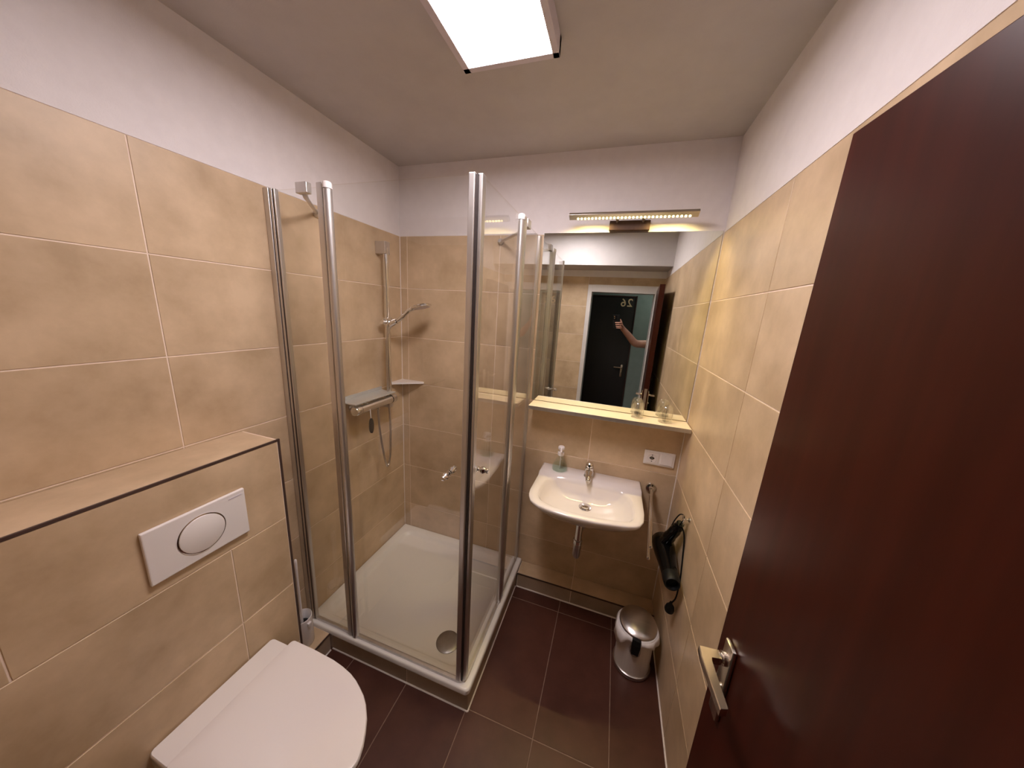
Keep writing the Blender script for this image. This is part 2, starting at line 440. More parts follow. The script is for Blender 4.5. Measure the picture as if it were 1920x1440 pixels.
# ---- door_2: door across the corridor with the number
d2 = thing('door_2', (1.09, HY, 0), 'near-black door with the number 26 across the corridor', 'door', kind='structure')
bm = B(); box(bm, (.66, HY, .01), (1.52, HY + .03, 1.98), .002); lf2 = obj('door_leaf', bm, 'door2', d2)
bm = B(); box(bm, (.61, HY, 0), (.659, HY + .04, 2.03), .002); box(bm, (1.521, HY, 0), (1.535, HY + .04, 2.0), .002); box(bm, (.61, HY, 1.981), (1.535, HY + .04, 1.996), .002)
obj('door_frame', bm, 'frame2', d2)
fc = bpy.data.curves.new('number_text', 'FONT'); fc.body = '26'; fc.size = .148; fc.extrude = .003; fc.offset = .0012; fc.space_character = 1.15
to = bpy.data.objects.new('number_text', fc); C.objects.link(to)
dg = bpy.context.evaluated_depsgraph_get(); me = bpy.data.meshes.new_from_object(to.evaluated_get(dg))
bpy.data.objects.remove(to); bpy.data.curves.remove(fc)
bm = B(); bm.from_mesh(me)
xs = [v.co.x for v in bm.verts]; cx = (min(xs) + max(xs)) / 2
for v in bm.verts:
    v.co = V((1.405 - (v.co.x - cx), HY + .033 + v.co.z, 1.857 + v.co.y))
obj('door_number', bm, 'gold', lf2, label='cream numerals 26')
MX2 = Matrix(((-1, 0, 0, 1.52), (0, 1, 0, HY + .03), (0, 0, 1, 0), (0, 0, 0, 1)))
h2 = lever(lf2, MX2, 1, 0, .065, 1.02); lever_arm(h2, MX2, 1, 0, .065, 1.02, L=.105)

# ================================================================== CISTERN BOX
X1, YB, BZ = .188, -.965, 1.195
cb = thing('cistern_box', (.094, -1.38, 0), 'beige tiled cistern box projecting from the left wall behind the toilet', 'cistern box')
bm = B(); box(bm, (.003, YD + .003, .001), (X1 - .0018, YB - .0018, BZ - .0018)); obj('box_core', bm, 'grout', cb)
for (a, b, rows) in ((YB - .006, -1.157, ((0, .27), (.27, .57), (.57, .875))), (-1.157, -1.79, ((0, .27), (.27, .57), (.57, .875)))):
    for (z0, z1) in rows: tile(cb, 0, 1, X1, min(a, b), max(a, b), z0 + .002, z1)
tile(cb, 0, 1, X1, -1.565, YB - .006, .875, BZ - .006); tile(cb, 0, 1, X1, -1.79, -1.565, .875, BZ - .006)
tile(cb, 2, 1, BZ, .002, X1 - .005, -1.565, YB - .006); tile(cb, 2, 1, BZ, .002, X1 - .005, -1.79, -1.565)
for (z0, z1) in ((.102, .3), (.3, .6), (.6, .9), (.9, BZ - .006)): tile(cb, 1, 1, YB, .002, X1 - .006, z0, z1)
bm = B(); box(bm, (X1 - .008, YB - .005, .002), (X1 + .001, YB + .003, BZ + .001), .001); obj('corner_strip', bm, 'darktrim', cb, label='dark metal corner strip')
bm = B(); box(bm, (X1 - .005, -1.79, BZ - .007), (X1 + .0012, YB + .003, BZ + .0012), .001); obj('corner_strip', bm, 'darktrim', cb, label='dark metal corner strip')

# flush plate
fp = thing('flush_plate', (X1, -1.225, .915), 'white flush plate with a round button on the tiled cistern box', 'flush plate')
bm = B(); box(bm, (X1 + .0005, -1.348, .912), (X1 + .012, -1.102, 1.076), .003); obj('plate', bm, 'white', fp)
bm = B(); revolve(bm, (X1 + .011, -1.225, .994), (1, 0, 0), [(0, .060), (.0025, .060), (.003, .058)], 40); obj('button_ring', bm, 'chrome', fp, True, label='thin grey ring round the button')
bm = B(); revolve(bm, (X1 + .011, -1.225, .994), (1, 0, 0), [(0, .056), (.005, .056), (.0065, .053)], 40); obj('button', bm, 'white', fp, True)
bm = B(); box(bm, (X1 + .011, -1.150, 1.058), (X1 + .0128, -1.112, 1.062)); obj('slot', bm, 'panelframe', fp)

# ================================================================== TOILET
TY = -1.25
prof = [(.300, .174), (.303, .181), (.310, .1845), (.40, .186), (.494, .183), (.54, .178), (.583, .170), (.615, .160), (.64, .149), (.67, .134), (.694, .117), (.722, .090), (.742, .062), (.757, .036), (.766, .012)]
def dshape(z, s=1.0, x0=.30, xt=.768, cx=None):
    a = [(x0 + (x - .30) / (.768 - .30) * (xt - x0), h * s) for x, h in prof]
    pts = [V((x, TY + h, z)) for x, h in a] + [V((xt, TY, z))] + [V((x, TY - h, z)) for x, h in reversed(a)]
    return pts
wc = thing('toilet', (.48, TY, 0.08), 'white wall-hung toilet with its lid closed in the left foreground', 'toilet')
bm = B()
ring_loft(bm, [dshape(.085, .50, X1 + .002, .50), dshape(.10, .58, X1 + .002, .55), dshape(.20, .72, X1 + .002, .61), dshape(.30, .88, X1 + .002, .70), dshape(.37, .95, X1 + .002, .75), dshape(.400, .955, X1 + .002, .757), dshape(.4075, .95, X1 + .004, .754), dshape(.410, .94, X1 + .006, .750)])
obj('bowl', bm, 'ceramic', wc, True)
bm = B(); ring_loft(bm, [dshape(.411, .97, .29, .757), dshape(.413, .985, .288, .762), dshape(.420, .985, .288, .762), dshape(.422, .97, .29, .757)]); obj('seat', bm, 'lid', wc, True)
bm = B()
ring_loft(bm, [dshape(.4235, .985, .293, .764), dshape(.425, 1.0, .290, .768), dshape(.432, 1.0, .290, .768), dshape(.4365, .988, .292, .765), dshape(.4385, .95, .297, .755), dshape(.440, .7, .33, .69), dshape(.4405, .3, .42, .60)])
obj('lid', bm, 'lid', wc, True)

# ================================================================== TOILET BRUSH
tbx = V((.080, -.880, LZ))
br = thing('toilet_brush', tbx, 'white toilet brush in a round holder in the gap beside the cistern box', 'toilet brush')
bm = B(); revolve(bm, tbx + V((0, 0, .001)), (0, 0, 1), [(0, .040), (.004, .042), (.15, .042), (.152, .040), (.150, .0385), (.02, .0385), (.018, .002)], 32); hol = obj('holder', bm, 'white', br, True)
bm = B(); box(bm, tbx + V((.038, -.008, .118)), tbx + V((.052, .008, .136)), .002); obj('hook_tab', bm, 'white', hol)
bm = B(); revolve(bm, tbx + V((0, 0, .02)), (0, 0, 1), [(0, .02), (.03, .03), (.09, .028), (.10, .012)], 20); obj('bristle_head', bm, 'rubber', br, True)
bm = B(); revolve(bm, tbx + V((0, 0, .11)), (0, 0, 1), [(0, .006), (.25, .005), (.34, .0065), (.352, .006), (.356, .003)], 14); obj('handle', bm, 'white', br, True)

# ================================================================== SHOWER TRAY
TX, TYF, TR = .908, -.805, .12
st = thing('shower_tray', (TX / 2, TYF / 2, 0), 'white rectangular shower tray with rounded rim set on a tiled skirt', 'shower tray')
bm = B(); box(bm, (.003, TYF + .008, .001), (TX - .006, -.003, .088)); obj('base_core', bm, 'grout', st)
for a, b in ((.16, .595), (.595, TX - .004)): tile(st, 1, -1, TYF + .006, a, b, .003, .091, 'skirt')
for a, b in ((TYF + .006, -.40), (-.40, -.112)): tile(st, 0, 1, TX - .004, a, b, .003, .091, 'skirt')
bm = B()
rs = [.004, .004, .004, .022]
def RR(i, z, r=None, n=8): return rrect(.002 + i, TX - i, TYF + i, -.002 - i, r if r else rs, z, n)
def RI(i, z, r, n=8): return rrect(.002 + i, TX - i - .015, TYF + i + .015, -.002 - i, r, z, n)
ring_loft(bm, [RR(.006, .091), RR(.0, .093), RR(0, .113), RR(.003, .118), RR(.008, .120), RI(.045, .1195, [.06] * 4), RI(.052, .116, [.058] * 4), RI(.062, .103, [.055] * 4), RI(.072, .0965, [.05] * 4), RI(.085, .0955, [.045] * 4), RI(.20, .0945, [.03] * 4), RI(.33, .0935, [.02] * 4)], cap0=True)
obj('basin', bm, 'tray', st, True)
bm = B(); revolve(bm, (.715, -.635, .0945), (0, 0, 1), [(0, .056), (.003, .056), (.006, .050), (.008, .035), (.0085, .001)], 40); obj('drain_cover', bm, 'darksteel', st, True)

# ================================================================== SHOWER ENCLOSURE
GY, GX, GT, GB = -.780, .874, 2.092, .124
sc = thing('shower_enclosure', (GX / 2, GY / 2, .12), 'corner shower enclosure of clear glass with satin aluminium posts', 'shower enclosure')
def panel(lo, hi, nm='glass_pane', **kw):
    bm = B(); box(bm, lo, hi); return obj(nm, bm, 'glass', sc, **kw)
panel((.050, GY - .003, GB + .008), (.259, GY + .003, GT - .008), label='narrow fixed glass pane by the left wall')
dl = panel((.306, GY - .003, GB + .016), (GX - .028, GY + .003, GT - .004), 'glass_door', label='front glass door')
dr = panel((GX - .003, GY + .026, GB + .016), (GX + .003, -.372, GT - .004), 'glass_door', label='side glass door')
panel((GX - .003, -.335, GB + .008), (GX + .003, -.027, GT - .008), label='narrow fixed glass pane by the back wall')
# wall profiles
bm = B(); box(bm, (.001, GY - .013, GB), (.026, GY + .013, GT), .002); box(bm, (.029, GY - .010, GB), (.040, GY + .010, GT - .002), .002); box(bm, (.0425, GY - .008, GB), (.052, GY + .008, GT - .003), .0015)
pr = obj('wall_profile', bm, 'alu', sc)
bm = B(); box(bm, (.024, GY - .0085, GB), (.046, GY + .0085, GT - .006)); obj('profile_seal', bm, 'seal', pr)
bm = B(); box(bm, (GX - .014, -.015, GB), (GX + .006, -.001, GT), .002); box(bm, (GX - .009, -.029, GB), (GX + .005, -.017, GT - .002), .002)
pr = obj('wall_profile', bm, 'alu', sc)
bm = B(); box(bm, (GX - .0075, -.026, GB), (GX + .0035, -.013, GT - .006)); obj('profile_seal', bm, 'seal', pr)
# hinge posts: flat channel + round tube with cap
def hinge_post(flat_lo, flat_hi, cx, cy, r=.0145):
    bm = B(); box(bm, (*flat_lo, GB), (*flat_hi, GT + .004), .003); p = obj('hinge_post', bm, 'alu', sc)
    bm = B(); cyl(bm, (cx, cy, GB), (cx, cy, GT - .018), r, n=28); obj('post_tube', bm, 'alu', p, True)
    bm = B(); revolve(bm, (cx, cy, GT - .016), (0, 0, 1), [(0, r + .0008), (.016, r + .0008), (.021, r - .002), (.023, r - .006)], 28); obj('end_cap', bm, 'white', p, True, label='pale grey end cap')
    bm = B(); box(bm, (cx - .006, cy - .006, GB), (cx + .006, cy + .006, GT - .02)) if False else box(bm, (min(cx, flat_hi[0]) - .006, min(cy, GY) if cy < -.6 else cy - .006, GB), (min(cx, flat_hi[0]) + .004, (min(cy, GY) if cy < -.6 else cy) + .010, GT - .02))
    obj('post_seal', bm, 'seal', p)
hinge_post((.257, GY - .013), (.283, GY + .013), .298, GY - .003)
hinge_post((GX - .013, -.368 + .024), (GX + .015, -.368 + .052), GX + .003, -.360)
# closing strips at the corner, one on each door, magnetic seal between
bm = B(); box(bm, (GX - .035, GY - .010, GB + .004), (GX - .013, GY + .009, GT), .0035); s1 = obj('closing_strip', bm, 'alu', dl)
bm = B(); box(bm, (GX - .012, GY + .002, GB + .004), (GX + .007, GY + .030, GT), .0035); s2 = obj('closing_strip', bm, 'alu', dr)
bm = B(); box(bm, (GX - .0140, GY - .004, GB + .006), (GX - .0050, GY + .007, GT - .004)); obj('magnetic_seal', bm, 'seal', dl)
# bottom rails following the corner
def rail(off, z0, z1, wd, m, nm):
    bm = B(); pts = []
    R_ = .035
    xo, yo = GX + off, GY - off
    path = [(.30, yo)] + [(xo - R_ + R_ * math.sin(t), yo + R_ - R_ * math.cos(t)) for t in [PI / 2 * k / 8 for k in range(9)]] + [(xo, -.36)]
    ring = []
    for i, p in enumerate(path):
        a = V(path[max(i - 1, 0)]); b = V(path[min(i + 1, len(path) - 1)]); d = (b - a).normalized(); n = V((d.y, -d.x)) * wd / 2
        P_ = V(p); ring.append([V((*(P_ + n), z0)), V((*(P_ + n), z1)), V((*(P_ - n), z1)), V((*(P_ - n), z0))])
    ring_loft(bm, ring); return obj(nm, bm, m, sc, True)
rail(.004, .1205, .134, .012, 'alu', 'bottom_rail')
rail(-.012, .1205, .127, .005, 'white', 'splash_strip')
bm = B(); box(bm, (.053, GY - .007, .121), (.251, GY + .007, .134), .002); obj('fixed_rail', bm, 'alu', sc)
bm = B(); box(bm, (GX - .007, -.315, .121), (GX + .007, -.040, .134), .002); obj('fixed_rail', bm, 'alu', sc)
# knobs
def knob(parent, c, d):
    d = V(d); bm = B()
    for s in (-1, 1):
        revolve(bm, V(c) + d * s * .003, d * s, [(0, .011), (.003, .011), (.004, .007), (.010, .0075), (.017, .013), (.024, .0135), (.030, .009), (.034, .0075), (.040, .0095), (.044, .0075), (.0455, .002)], 20)
    obj('door_knob', bm, 'chrome', parent, True, label='chrome double knob')
knob(dl, (.786, GY, 1.102), (0, 1, 0)); knob(dr, (GX, GY + .055, 1.112), (1, 0, 0))
# stabiliser brackets
def stab(c, along, foot, wn):
    c, foot, wn = V(c), V(foot), V(wn)
    bm = B()
    a = V(along)
    lo = c - a * .026 - V((abs(a.y), abs(a.x), 0)) * .011 - V((0, 0, .022)); hi = c + a * .026 + V((abs(a.y), abs(a.x), 0)) * .011 + V((0, 0, .014))
    box(bm, (min(lo.x, hi.x), min(lo.y, hi.y), lo.z), (max(lo.x, hi.x), max(lo.y, hi.y), hi.z), .002)
    br = obj('stabiliser', bm, 'alu', sc, label='satin stabiliser clamp and arm')
    bm = B()
    d = (foot - c); d.z = 0; d.normalize()
    p1 = c + d * .016 + V((0, 0, -.018)); p2 = p1 + d * .022 + V((0, 0, -.004))
    tube(bm, [p1 + V((0, 0, .006)), p1, p2, p2 + d * .03], [.008, .009, .009, .007], 12, 4)
    p3 = p2 + d * .03
    q = foot + wn * .006; q.z = p3.z
    tube(bm, [p3 - d * .02, q], .0075, 12)
    revolve(bm, V((foot.x, foot.y, p3.z)) + wn * .0005, wn, [(0, .016), (.010, .016), (.022, .010), (.03, .0085)], 20)
    obj('support_arm', bm, 'alu', br, True)
stab((.185, GY, GT - .004), (1, 0, 0), (0, -.572, 2.06), (1, 0, 0))
stab((GX, -.262, GT - .004), (0, 1, 0), (.655, 0, 2.06), (0, -1, 0))

# ================================================================== SHOWER FITTINGS (left wall)
RX, RY = .052, -.195
rl = thing('shower_rail', (RX, RY, 1.10), 'chrome shower riser rail with square wall brackets inside the shower', 'shower rail')
bm = B(); cyl(bm, (RX, RY, 1.165), (RX, RY, 2.0), .0150, n=24); obj('pole', bm, 'chrome', rl, True)
bm = B(); box(bm, (.0008, RY - .021, 1.965), (RX + .014, RY + .021, 2.030), .003); obj('wall_bracket', bm, 'alu', rl)
bm = B(); box(bm, (.0008, RY - .017, 1.085), (RX + .012, RY + .017, 1.165), .003); obj('wall_bracket', bm, 'alu', rl)
bm = B(); box(bm, (RX - .016, RY - .022, 1.578), (RX + .020, RY + .022, 1.622), .006); cyl(bm, (RX, RY - .02, 1.60), (RX, RY - .048, 1.60), .015, .013)
cyl(bm, (RX + .018, RY, 1.590), (RX + .062, RY + .002, 1.607), .0165, .0155)
obj('slider', bm, 'chrome', rl, True)
hs = thing('hand_shower', (.24, -.165, 1.60), 'chrome hand shower held in the slider of the riser rail', 'hand shower')
hp0, hp1 = V((RX + .064, RY + .004, 1.606)), V((.188, -.176, 1.672))
bm = B(); tube(bm, [hp0, hp0.lerp(hp1, .4) + V((0, 0, -.003)), hp0.lerp(hp1, .8), hp1, V((.222, -.170, 1.688))], [.0115, .0125, .011, .0105, .013], 14, 4); obj('handle', bm, 'chrome', hs, True)
hc = V((.258, -.165, 1.698)); hn = V((.26, .0, -1)).normalized()
bm = B(); revolve(bm, hc - hn * .009, hn, [(0, .036), (.003, .052), (.009, .057), (.016, .057), (.018, .053)], 32); hh = obj('spray_head', bm, 'chrome', hs, True)
bm = B(); revolve(bm, hc + hn * .0095, hn, [(0, .048), (.002, .047), (.003, .042)], 32); obj('spray_face', bm, 'panelframe', hh, True, label='grey nozzle face')
ho = B(); tube(ho, [(.085, -.335, 1.125), (.086, -.335, 1.08), (.088, -.325, .95), (.090, -.300, .80), (.088, -.272, .735), (.082, -.240, .80), (.074, -.222, .95), (.068, -.218, 1.05), (.070, -.228, 1.2), (.072, -.232, 1.45), (.084, -.218, 1.56), (.108, -.196, 1.594)], .0065, 10, 10)
tag(obj('shower_hose', ho, 'steel', None, True), 'metal shower hose looping down below the shower mixer', 'shower hose')
mx = thing('shower_mixer', (.09, -.35, 1.12), 'chrome thermostatic shower mixer bar under a grey shelf plate', 'shower mixer')
MXx, MXz = .088, 1.150
bm = B(); cyl(bm, (MXx, -.470, MXz), (MXx, -.235, MXz), .0235, n=28); obj('body', bm, 'chrome', mx, True)
for a, s in ((-.474, -1), (-.231, 1)):
    bm = B(); revolve(bm, (MXx, a, MXz), (0, s, 0), [(0, .0255), (.030, .0255), (.034, .023), (.035, .014), (.033, .002)], 28); obj('knob', bm, 'chrome', mx, True)
for y in (-.43, -.275):
    bm = B(); revolve(bm, (.0008, y, MXz), (1, 0, 0), [(0, .032), (.008, .032), (.012, .016), (.07, .016)], 24); obj('wall_union', bm, 'chrome', mx, True)
bm = B(); cyl(bm, (MXx, -.335, MXz - .015), (MXx - .003, -.335, MXz - .036), .009, n=16); obj('hose_outlet', bm, 'chrome', mx, True)
bm = B(); box(bm, (.0008, -.515, 1.186), (.105, -.205, 1.192), .001); box(bm, (.0008, -.515, 1.186), (.006, -.205, 1.212), .001); obj('shelf_plate', bm, 'glassshelf', mx)
for y in (-.42, -.29):
    bm = B(); box(bm, (.03, y, 1.165), (.085, y + .01, 1.187)); obj('shelf_clip', bm, 'chrome', mx)
sq = thing('oval_scrubber', (.105, -.425, 1.0), 'black oval scrubber hanging below the shower mixer', 'scrubber')
bm = B(); ov = []
for t, k in ((-.006, .8), (-.004, .97), (.004, .97), (.006, .8)):
    ov.append([V((.116 + t, -.425 + .0155 * k * math.cos(a), 1.052 + .044 * k * math.sin(a))) for a in [2 * PI * i / 28 for i in range(28)]])
ring_loft(bm, ov); obj('pad', bm, 'rubber', sq, True)
bm = B(); tube(bm, [(.116, -.425, 1.094), (.113, -.424, 1.115), (.108, -.42, 1.150), (.095, -.42, 1.1715), (.080, -.42, 1.1725)], .0018, 6, 4); obj('cord', bm, 'white', sq, True)

# corner shelf
bm = B()
poly = [(.0008, -.0008), (.166, -.0008), (.160, -.010), (.012, -.128), (.0008, -.132)]
ring_loft(bm, [[V((x, y, z)) for x, y in poly] for z in (1.208, 1.220)])
tag(obj('corner_shelf', bm, 'ceramic'), 'pale triangular shelf in the far corner of the shower', 'shelf')

# ================================================================== MIRROR, SHELF, LAMP
mr = thing('wall_mirror', (1.30, 0, 1.212), 'large frameless mirror above the washbasin', 'mirror')
bm = B(); box(bm, (.893, -.0050, 1.2095), (W - .006, -.0008, 2.106)); obj('backing', bm, 'alu', mr)
bm = B(); f = [bm.verts.new(p) for p in ((.8935, -.0056, 1.210), (W - .0065, -.0056, 1.210), (W - .0065, -.0056, 2.1055), (.8935, -.0056, 2.1055))]
g = [bm.verts.new((v.co.x, -.0052, v.co.z)) for v in f]
bm.faces.new(f); bm.faces.new(g[::-1])
for i in range(4): bm.faces.new((f[i], f[(i + 1) % 4], g[(i + 1) % 4], g[i]))
obj('glass', bm, 'mirror', mr)
sh = thing('mirror_shelf', (1.3, -.06, 1.19), 'cream shelf below the mirror with two glasses', 'shelf')
bm = B(); box(bm, (.905, -.122, 1.189), (W - .004, -.001, 1.206), .0015); obj('board', bm, 'shelf', sh)
bm = B(); box(bm, (.905, -.125, 1.186), (W - .004, -.1222, 1.2065), .0008); obj('edge_strip', bm, 'alu', sh)

lm = thing('mirror_lamp', (1.308, -.05, 2.11), 'slim steel lamp bar with a row of small lights above the mirror', 'lamp')
bm = B(); box(bm, (1.216, -.034, 2.1085), (1.398, -.0008, 2.150), .002); obj('mounting_box', bm, 'door_tinted_steel', lm)
for x in (1.25, 1.365):
    bm = B(); tube(bm, [(x, -.032, 2.144), (x, -.066, 2.156)], .006, 10); obj('support_arm', bm, 'steel', lm, True)
RXm = Matrix.Translation((1.307, -.083, 2.158)) @ Matrix.Rotation(math.radians(-30), 4, 'X')
bm = B(); box(bm, (-.278, -.018, -.0065), (.278, .014, .0065), .0015, RXm); bar = obj('lamp_bar', bm, 'steel', lm)
me0 = None
for i in range(30):
    c = RXm @ V((-.236 + i * .01655, .006, -.0068)); dn = (RXm.to_3x3() @ V((0, 0, -1)))
    if me0 is None:
        bm = B(); revolve(bm, c, dn, [(0, .0057), (.0018, .0054), (.0034, .0038), (.0040, .001)], 12)
        o0 = obj('led', bm, 'led', bar, True); me0 = o0.data; base = WL[o0.name] - c
    else:
        o = bpy.data.objects.new('led', me0); link(o, bar, c + base)

for xa, xb, tilt, spr in ((1.072, 1.205, 18, 142), (1.205, 1.410, -14, 112), (1.410, 1.560, 18, 142)):
    ld = bpy.data.lights.new('led_beam', 'AREA'); ld.shape = 'RECTANGLE'; ld.size = xb - xa; ld.size_y = .004
    ld.energy = LED_BEAM * (xb - xa) / .49; ld.color = (1.0, .78, .30); ld.spread = math.radians(spr)
    lo = bpy.data.objects.new('led_beam', ld); link(lo, bar, RXm @ V(((xa + xb) / 2 - 1.307, .006, -.0118))); lo.rotation_euler = (math.radians(tilt), 0, 0)

# glasses on the shelf (upside down)
def tumbler(x, y, r, h, label):
    t = thing('drinking_glass', (x, y, 1.2075), label, 'glass', 'drinking glasses on the mirror shelf')
    bm = B(); revolve(bm, (x, y, 1.2075), (0, 0, 1), [(0, r - .0018), (0, r), (h * .55, r * .99), (h * .82, r * .90), (h * .95, r * .72), (h, r * .55), (h, r * .3), (h - .008, r * .28), (h - .010, r * .5), (h * .86, r * .82), (h * .55, r * .93), (.001, r - .0018)], 28)
    obj('body', bm, 'tumbler', t, True)
tumbler(1.468, -.048, .030, .083, 'clear upturned glass on the cream shelf, the one nearer the middle')
tumbler(1.598, -.062, .032, .088, 'clear upturned glass on the cream shelf, close to the right wall')

# ================================================================== WASHBASIN
sk = thing('washbasin', (1.27, -.2, .66), 'white ceramic washbasin with a wide bowl hung under the mirror', 'washbasin')
outl = [(.998, -.001), (1.541, -.001), (1.543, -.15), (1.543, -.295), (1.536, -.355), (1.515, -.398), (1.47, -.418), (1.40, -.432), (1.335, -.444), (1.27, -.448), (1.20, -.447), (1.13, -.440), (1.065, -.424), (1.020, -.395), (.998, -.350), (.992, -.300), (.995, -.15)]
bas = [(1.095, -.135), (1.27, -.128), (1.445, -.135), (1.478, -.16), (1.494, -.21), (1.500, -.28), (1.496, -.345), (1.475, -.378), (1.40, -.396), (1.335, -.405), (1.27, -.409), (1.20, -.407), (1.13, -.398), (1.065, -.372), (1.042, -.335), (1.038, -.27), (1.046, -.20), (1.064, -.155)]
c0 = V((1.27, -.235))
def rayring(poly, n=96):
    out = []
    for k in range(n):
        a = 2 * PI * (k + .5) / n; d = V((math.cos(a), math.sin(a))); best = None
        for i in range(len(poly)):
            p = V(poly[i]); q = V(poly[(i + 1) % len(poly)]); s = q - p
            den = d.x * s.y - d.y * s.x
            if abs(den) < 1e-12: continue
            t = ((p - c0).x * s.y - (p - c0).y * s.x) / den; uu = ((p - c0).x * d.y - (p - c0).y * d.x) / den
            if t > 0 and -1e-9 <= uu <= 1 + 1e-9: best = t if best is None else max(best, t)
        out.append(c0 + d * best)
    return out
# snap corner rays: insert exact back corners by nearest
O_ = rayring(outl); I_ = rayring(bas)
for cn in ((.998, -.001), (1.541, -.001)):
    k = min(range(len(O_)), key=lambda i: (O_[i] - V(cn)).length); O_[k] = V(cn)
def deck(p): 
    t = min(max((p.y + .128) / .014, 0), 1); t = t * t * (3 - 2 * t)
    return .818 + .014 * t
def ring(base, s, z, dz=None, c=c0):
    return [V((*(V(c) + (p - V(c)) * s), (deck(p) + dz) if dz is not None else z)) for p in base]
def mixr(t, z, dz=None):
    out = []
    for o_, i_ in zip(O_, I_):
        p = o_.lerp(i_, t); out.append(V((p.x, p.y, (deck(p) + dz) if dz is not None else z)))
    return out
cu = V((1.27, -.16))
def under(s, z, yb=None):
    out = []
    for p in O_:
        q = cu + (p - cu) * s
        y = p.y * (s if p.y < -.02 else 1) 
        out.append(V((q.x, max(min(q.y, -.001), -.448) if p.y < -.02 else -.001, z)))
    return out
cd = V((1.272, -.200))
def bowl(s, z):
    out = []
    for p in I_:
        q = cd + (p - cd) * s; out.append(V((q.x, q.y, z)))
    return out
bm = B()
ring_loft(bm, [under(.10, .655), under(.32, .668), under(.55, .690), under(.78, .735), under(.93, .780), under(.985, .797), mixr(0, 0, -.010), mixr(.0, 0, -.005), mixr(.06, 0, 0), mixr(.55, 0, .0005), mixr(.85, 0, 0), mixr(1.0, 0, -.004), bowl(.965, .800), bowl(.90, .772), bowl(.80, .750), bowl(.62, .734), bowl(.40, .726), bowl(.20, .722), bowl(.10, .7205)])
obj('bowl', bm, 'ceramic', sk, 'full')
bm = B(); revolve(bm, (1.272, -.200, .7215), (0, 0, 1), [(0, .030), (.003, .033), (.005, .031), (.004, .024), (.004, .0235), (.012, .022), (.015, .014), (.0155, .001)], 32); obj('drain_plug', bm, 'chrome', sk, True)
tp = thing('basin_tap', (1.266, -.070, .833), 'small chrome single-lever tap on the washbasin', 'tap')
bm = B(); revolve(bm, (1.266, -.066, .8325), (0, 0, 1), [(0, .027), (.004, .027), (.008, .024), (.040, .023), (.052, .024), (.060, .022)], 28); obj('body', bm, 'chrome', tp, True)
bm = B(); tube(bm, [(1.266, -.070, .860), (1.267, -.100, .866), (1.268, -.140, .862), (1.268, -.160, .853)], [.019, .0175, .015, .013], 16, 4); sp = obj('spout', bm, 'chrome', tp, True)
bm = B(); cyl(bm, (1.268, -.156, .856), (1.268, -.158, .842), .0095, n=16); obj('aerator', bm, 'steel', sp, True)
bm = B(); tube(bm, [(1.266, -.052, .897), (1.266, -.078, .907), (1.266, -.108, .918), (1.266, -.128, .922)], [.020, .0200, .014, .007], 14, 4); obj('lever', bm, 'chrome', tp, True)
pt = thing('basin_drain_pipe', (1.256, -.19, .43), 'chrome drain pipe under the washbasin', 'drain pipe')
dx, dy = 1.256, -.195
bm = B(); revolve(bm, (dx, dy, .6555), (0, 0, -1), [(0, .034), (.010, .034), (.016, .026), (.030, .024), (.034, .0195), (.14, .0195)], 24); obj('tailpipe', bm, 'chrome', pt, True)
bm = B(); revolve(bm, (dx, dy, .52), (0, 0, -1), [(0, .020), (.002, .025), (.022, .025), (.026, .020)], 12); obj('nut', bm, 'chrome', pt, True)
bm = B(); revolve(bm, (dx, dy, .4955), (0, 0, -1), [(0, .0215), (.075, .0215), (.088, .016), (.092, .004)], 24); obj('trap', bm, 'steel', pt, True)
bm = B(); tube(bm, [(dx, dy + .01, .47), (dx, -.08, .47), (dx, -.001, .47)], .0135, 16); revolve(bm, (dx, -.001, .47), (0, -1, 0), [(0, .030), (.004, .029), (.008, .015)], 24); obj('wall_pipe', bm, 'steel', pt, True)

# soap dispenser
sx, sy, sz = 1.101, -.058, .8335
so = thing('soap_dispenser', (sx, sy, sz), 'clear soap pump bottle holding pale green soap on the washbasin', 'soap dispenser')
bm = B(); revolve(bm, (sx, sy, sz), (0, 0, 1), [(0, .040), (.003, .043), (.022, .043), (.03, .041), (.060, .027), (.078, .016), (.090, .014), (.0905, .012)], 32); obj('bottle', bm, 'soapglass', so, True)
bm = B(); revolve(bm, (sx, sy, sz + .002), (0, 0, 1), [(0, .038), (.002, .0415), (.020, .0415), (.030, .038), (.0305, .036)], 32); obj('soap', bm, 'liquid', so, True, label='pale green liquid soap')
bm = B(); revolve(bm, (sx, sy, sz + .088), (0, 0, 1), [(0, .016), (.002, .018), (.018, .018), (.022, .014), (.023, .006), (.036, .006), (.037, .016), (.040, .0185), (.050, .0185), (.054, .015), (.055, .004)], 24)
tube(bm, [(sx, sy, sz + .131), (sx + .004, sy - .03, sz + .130), (sx + .005, sy - .040, sz + .122)], .006, 10, 3)
obj('pump', bm, 'white', so, True, label='white pump head')
bm = B(); cyl(bm, (sx, sy, sz + .012), (sx, sy, sz + .09), .0018, n=8); obj('dip_tube', bm, 'white', so, True)

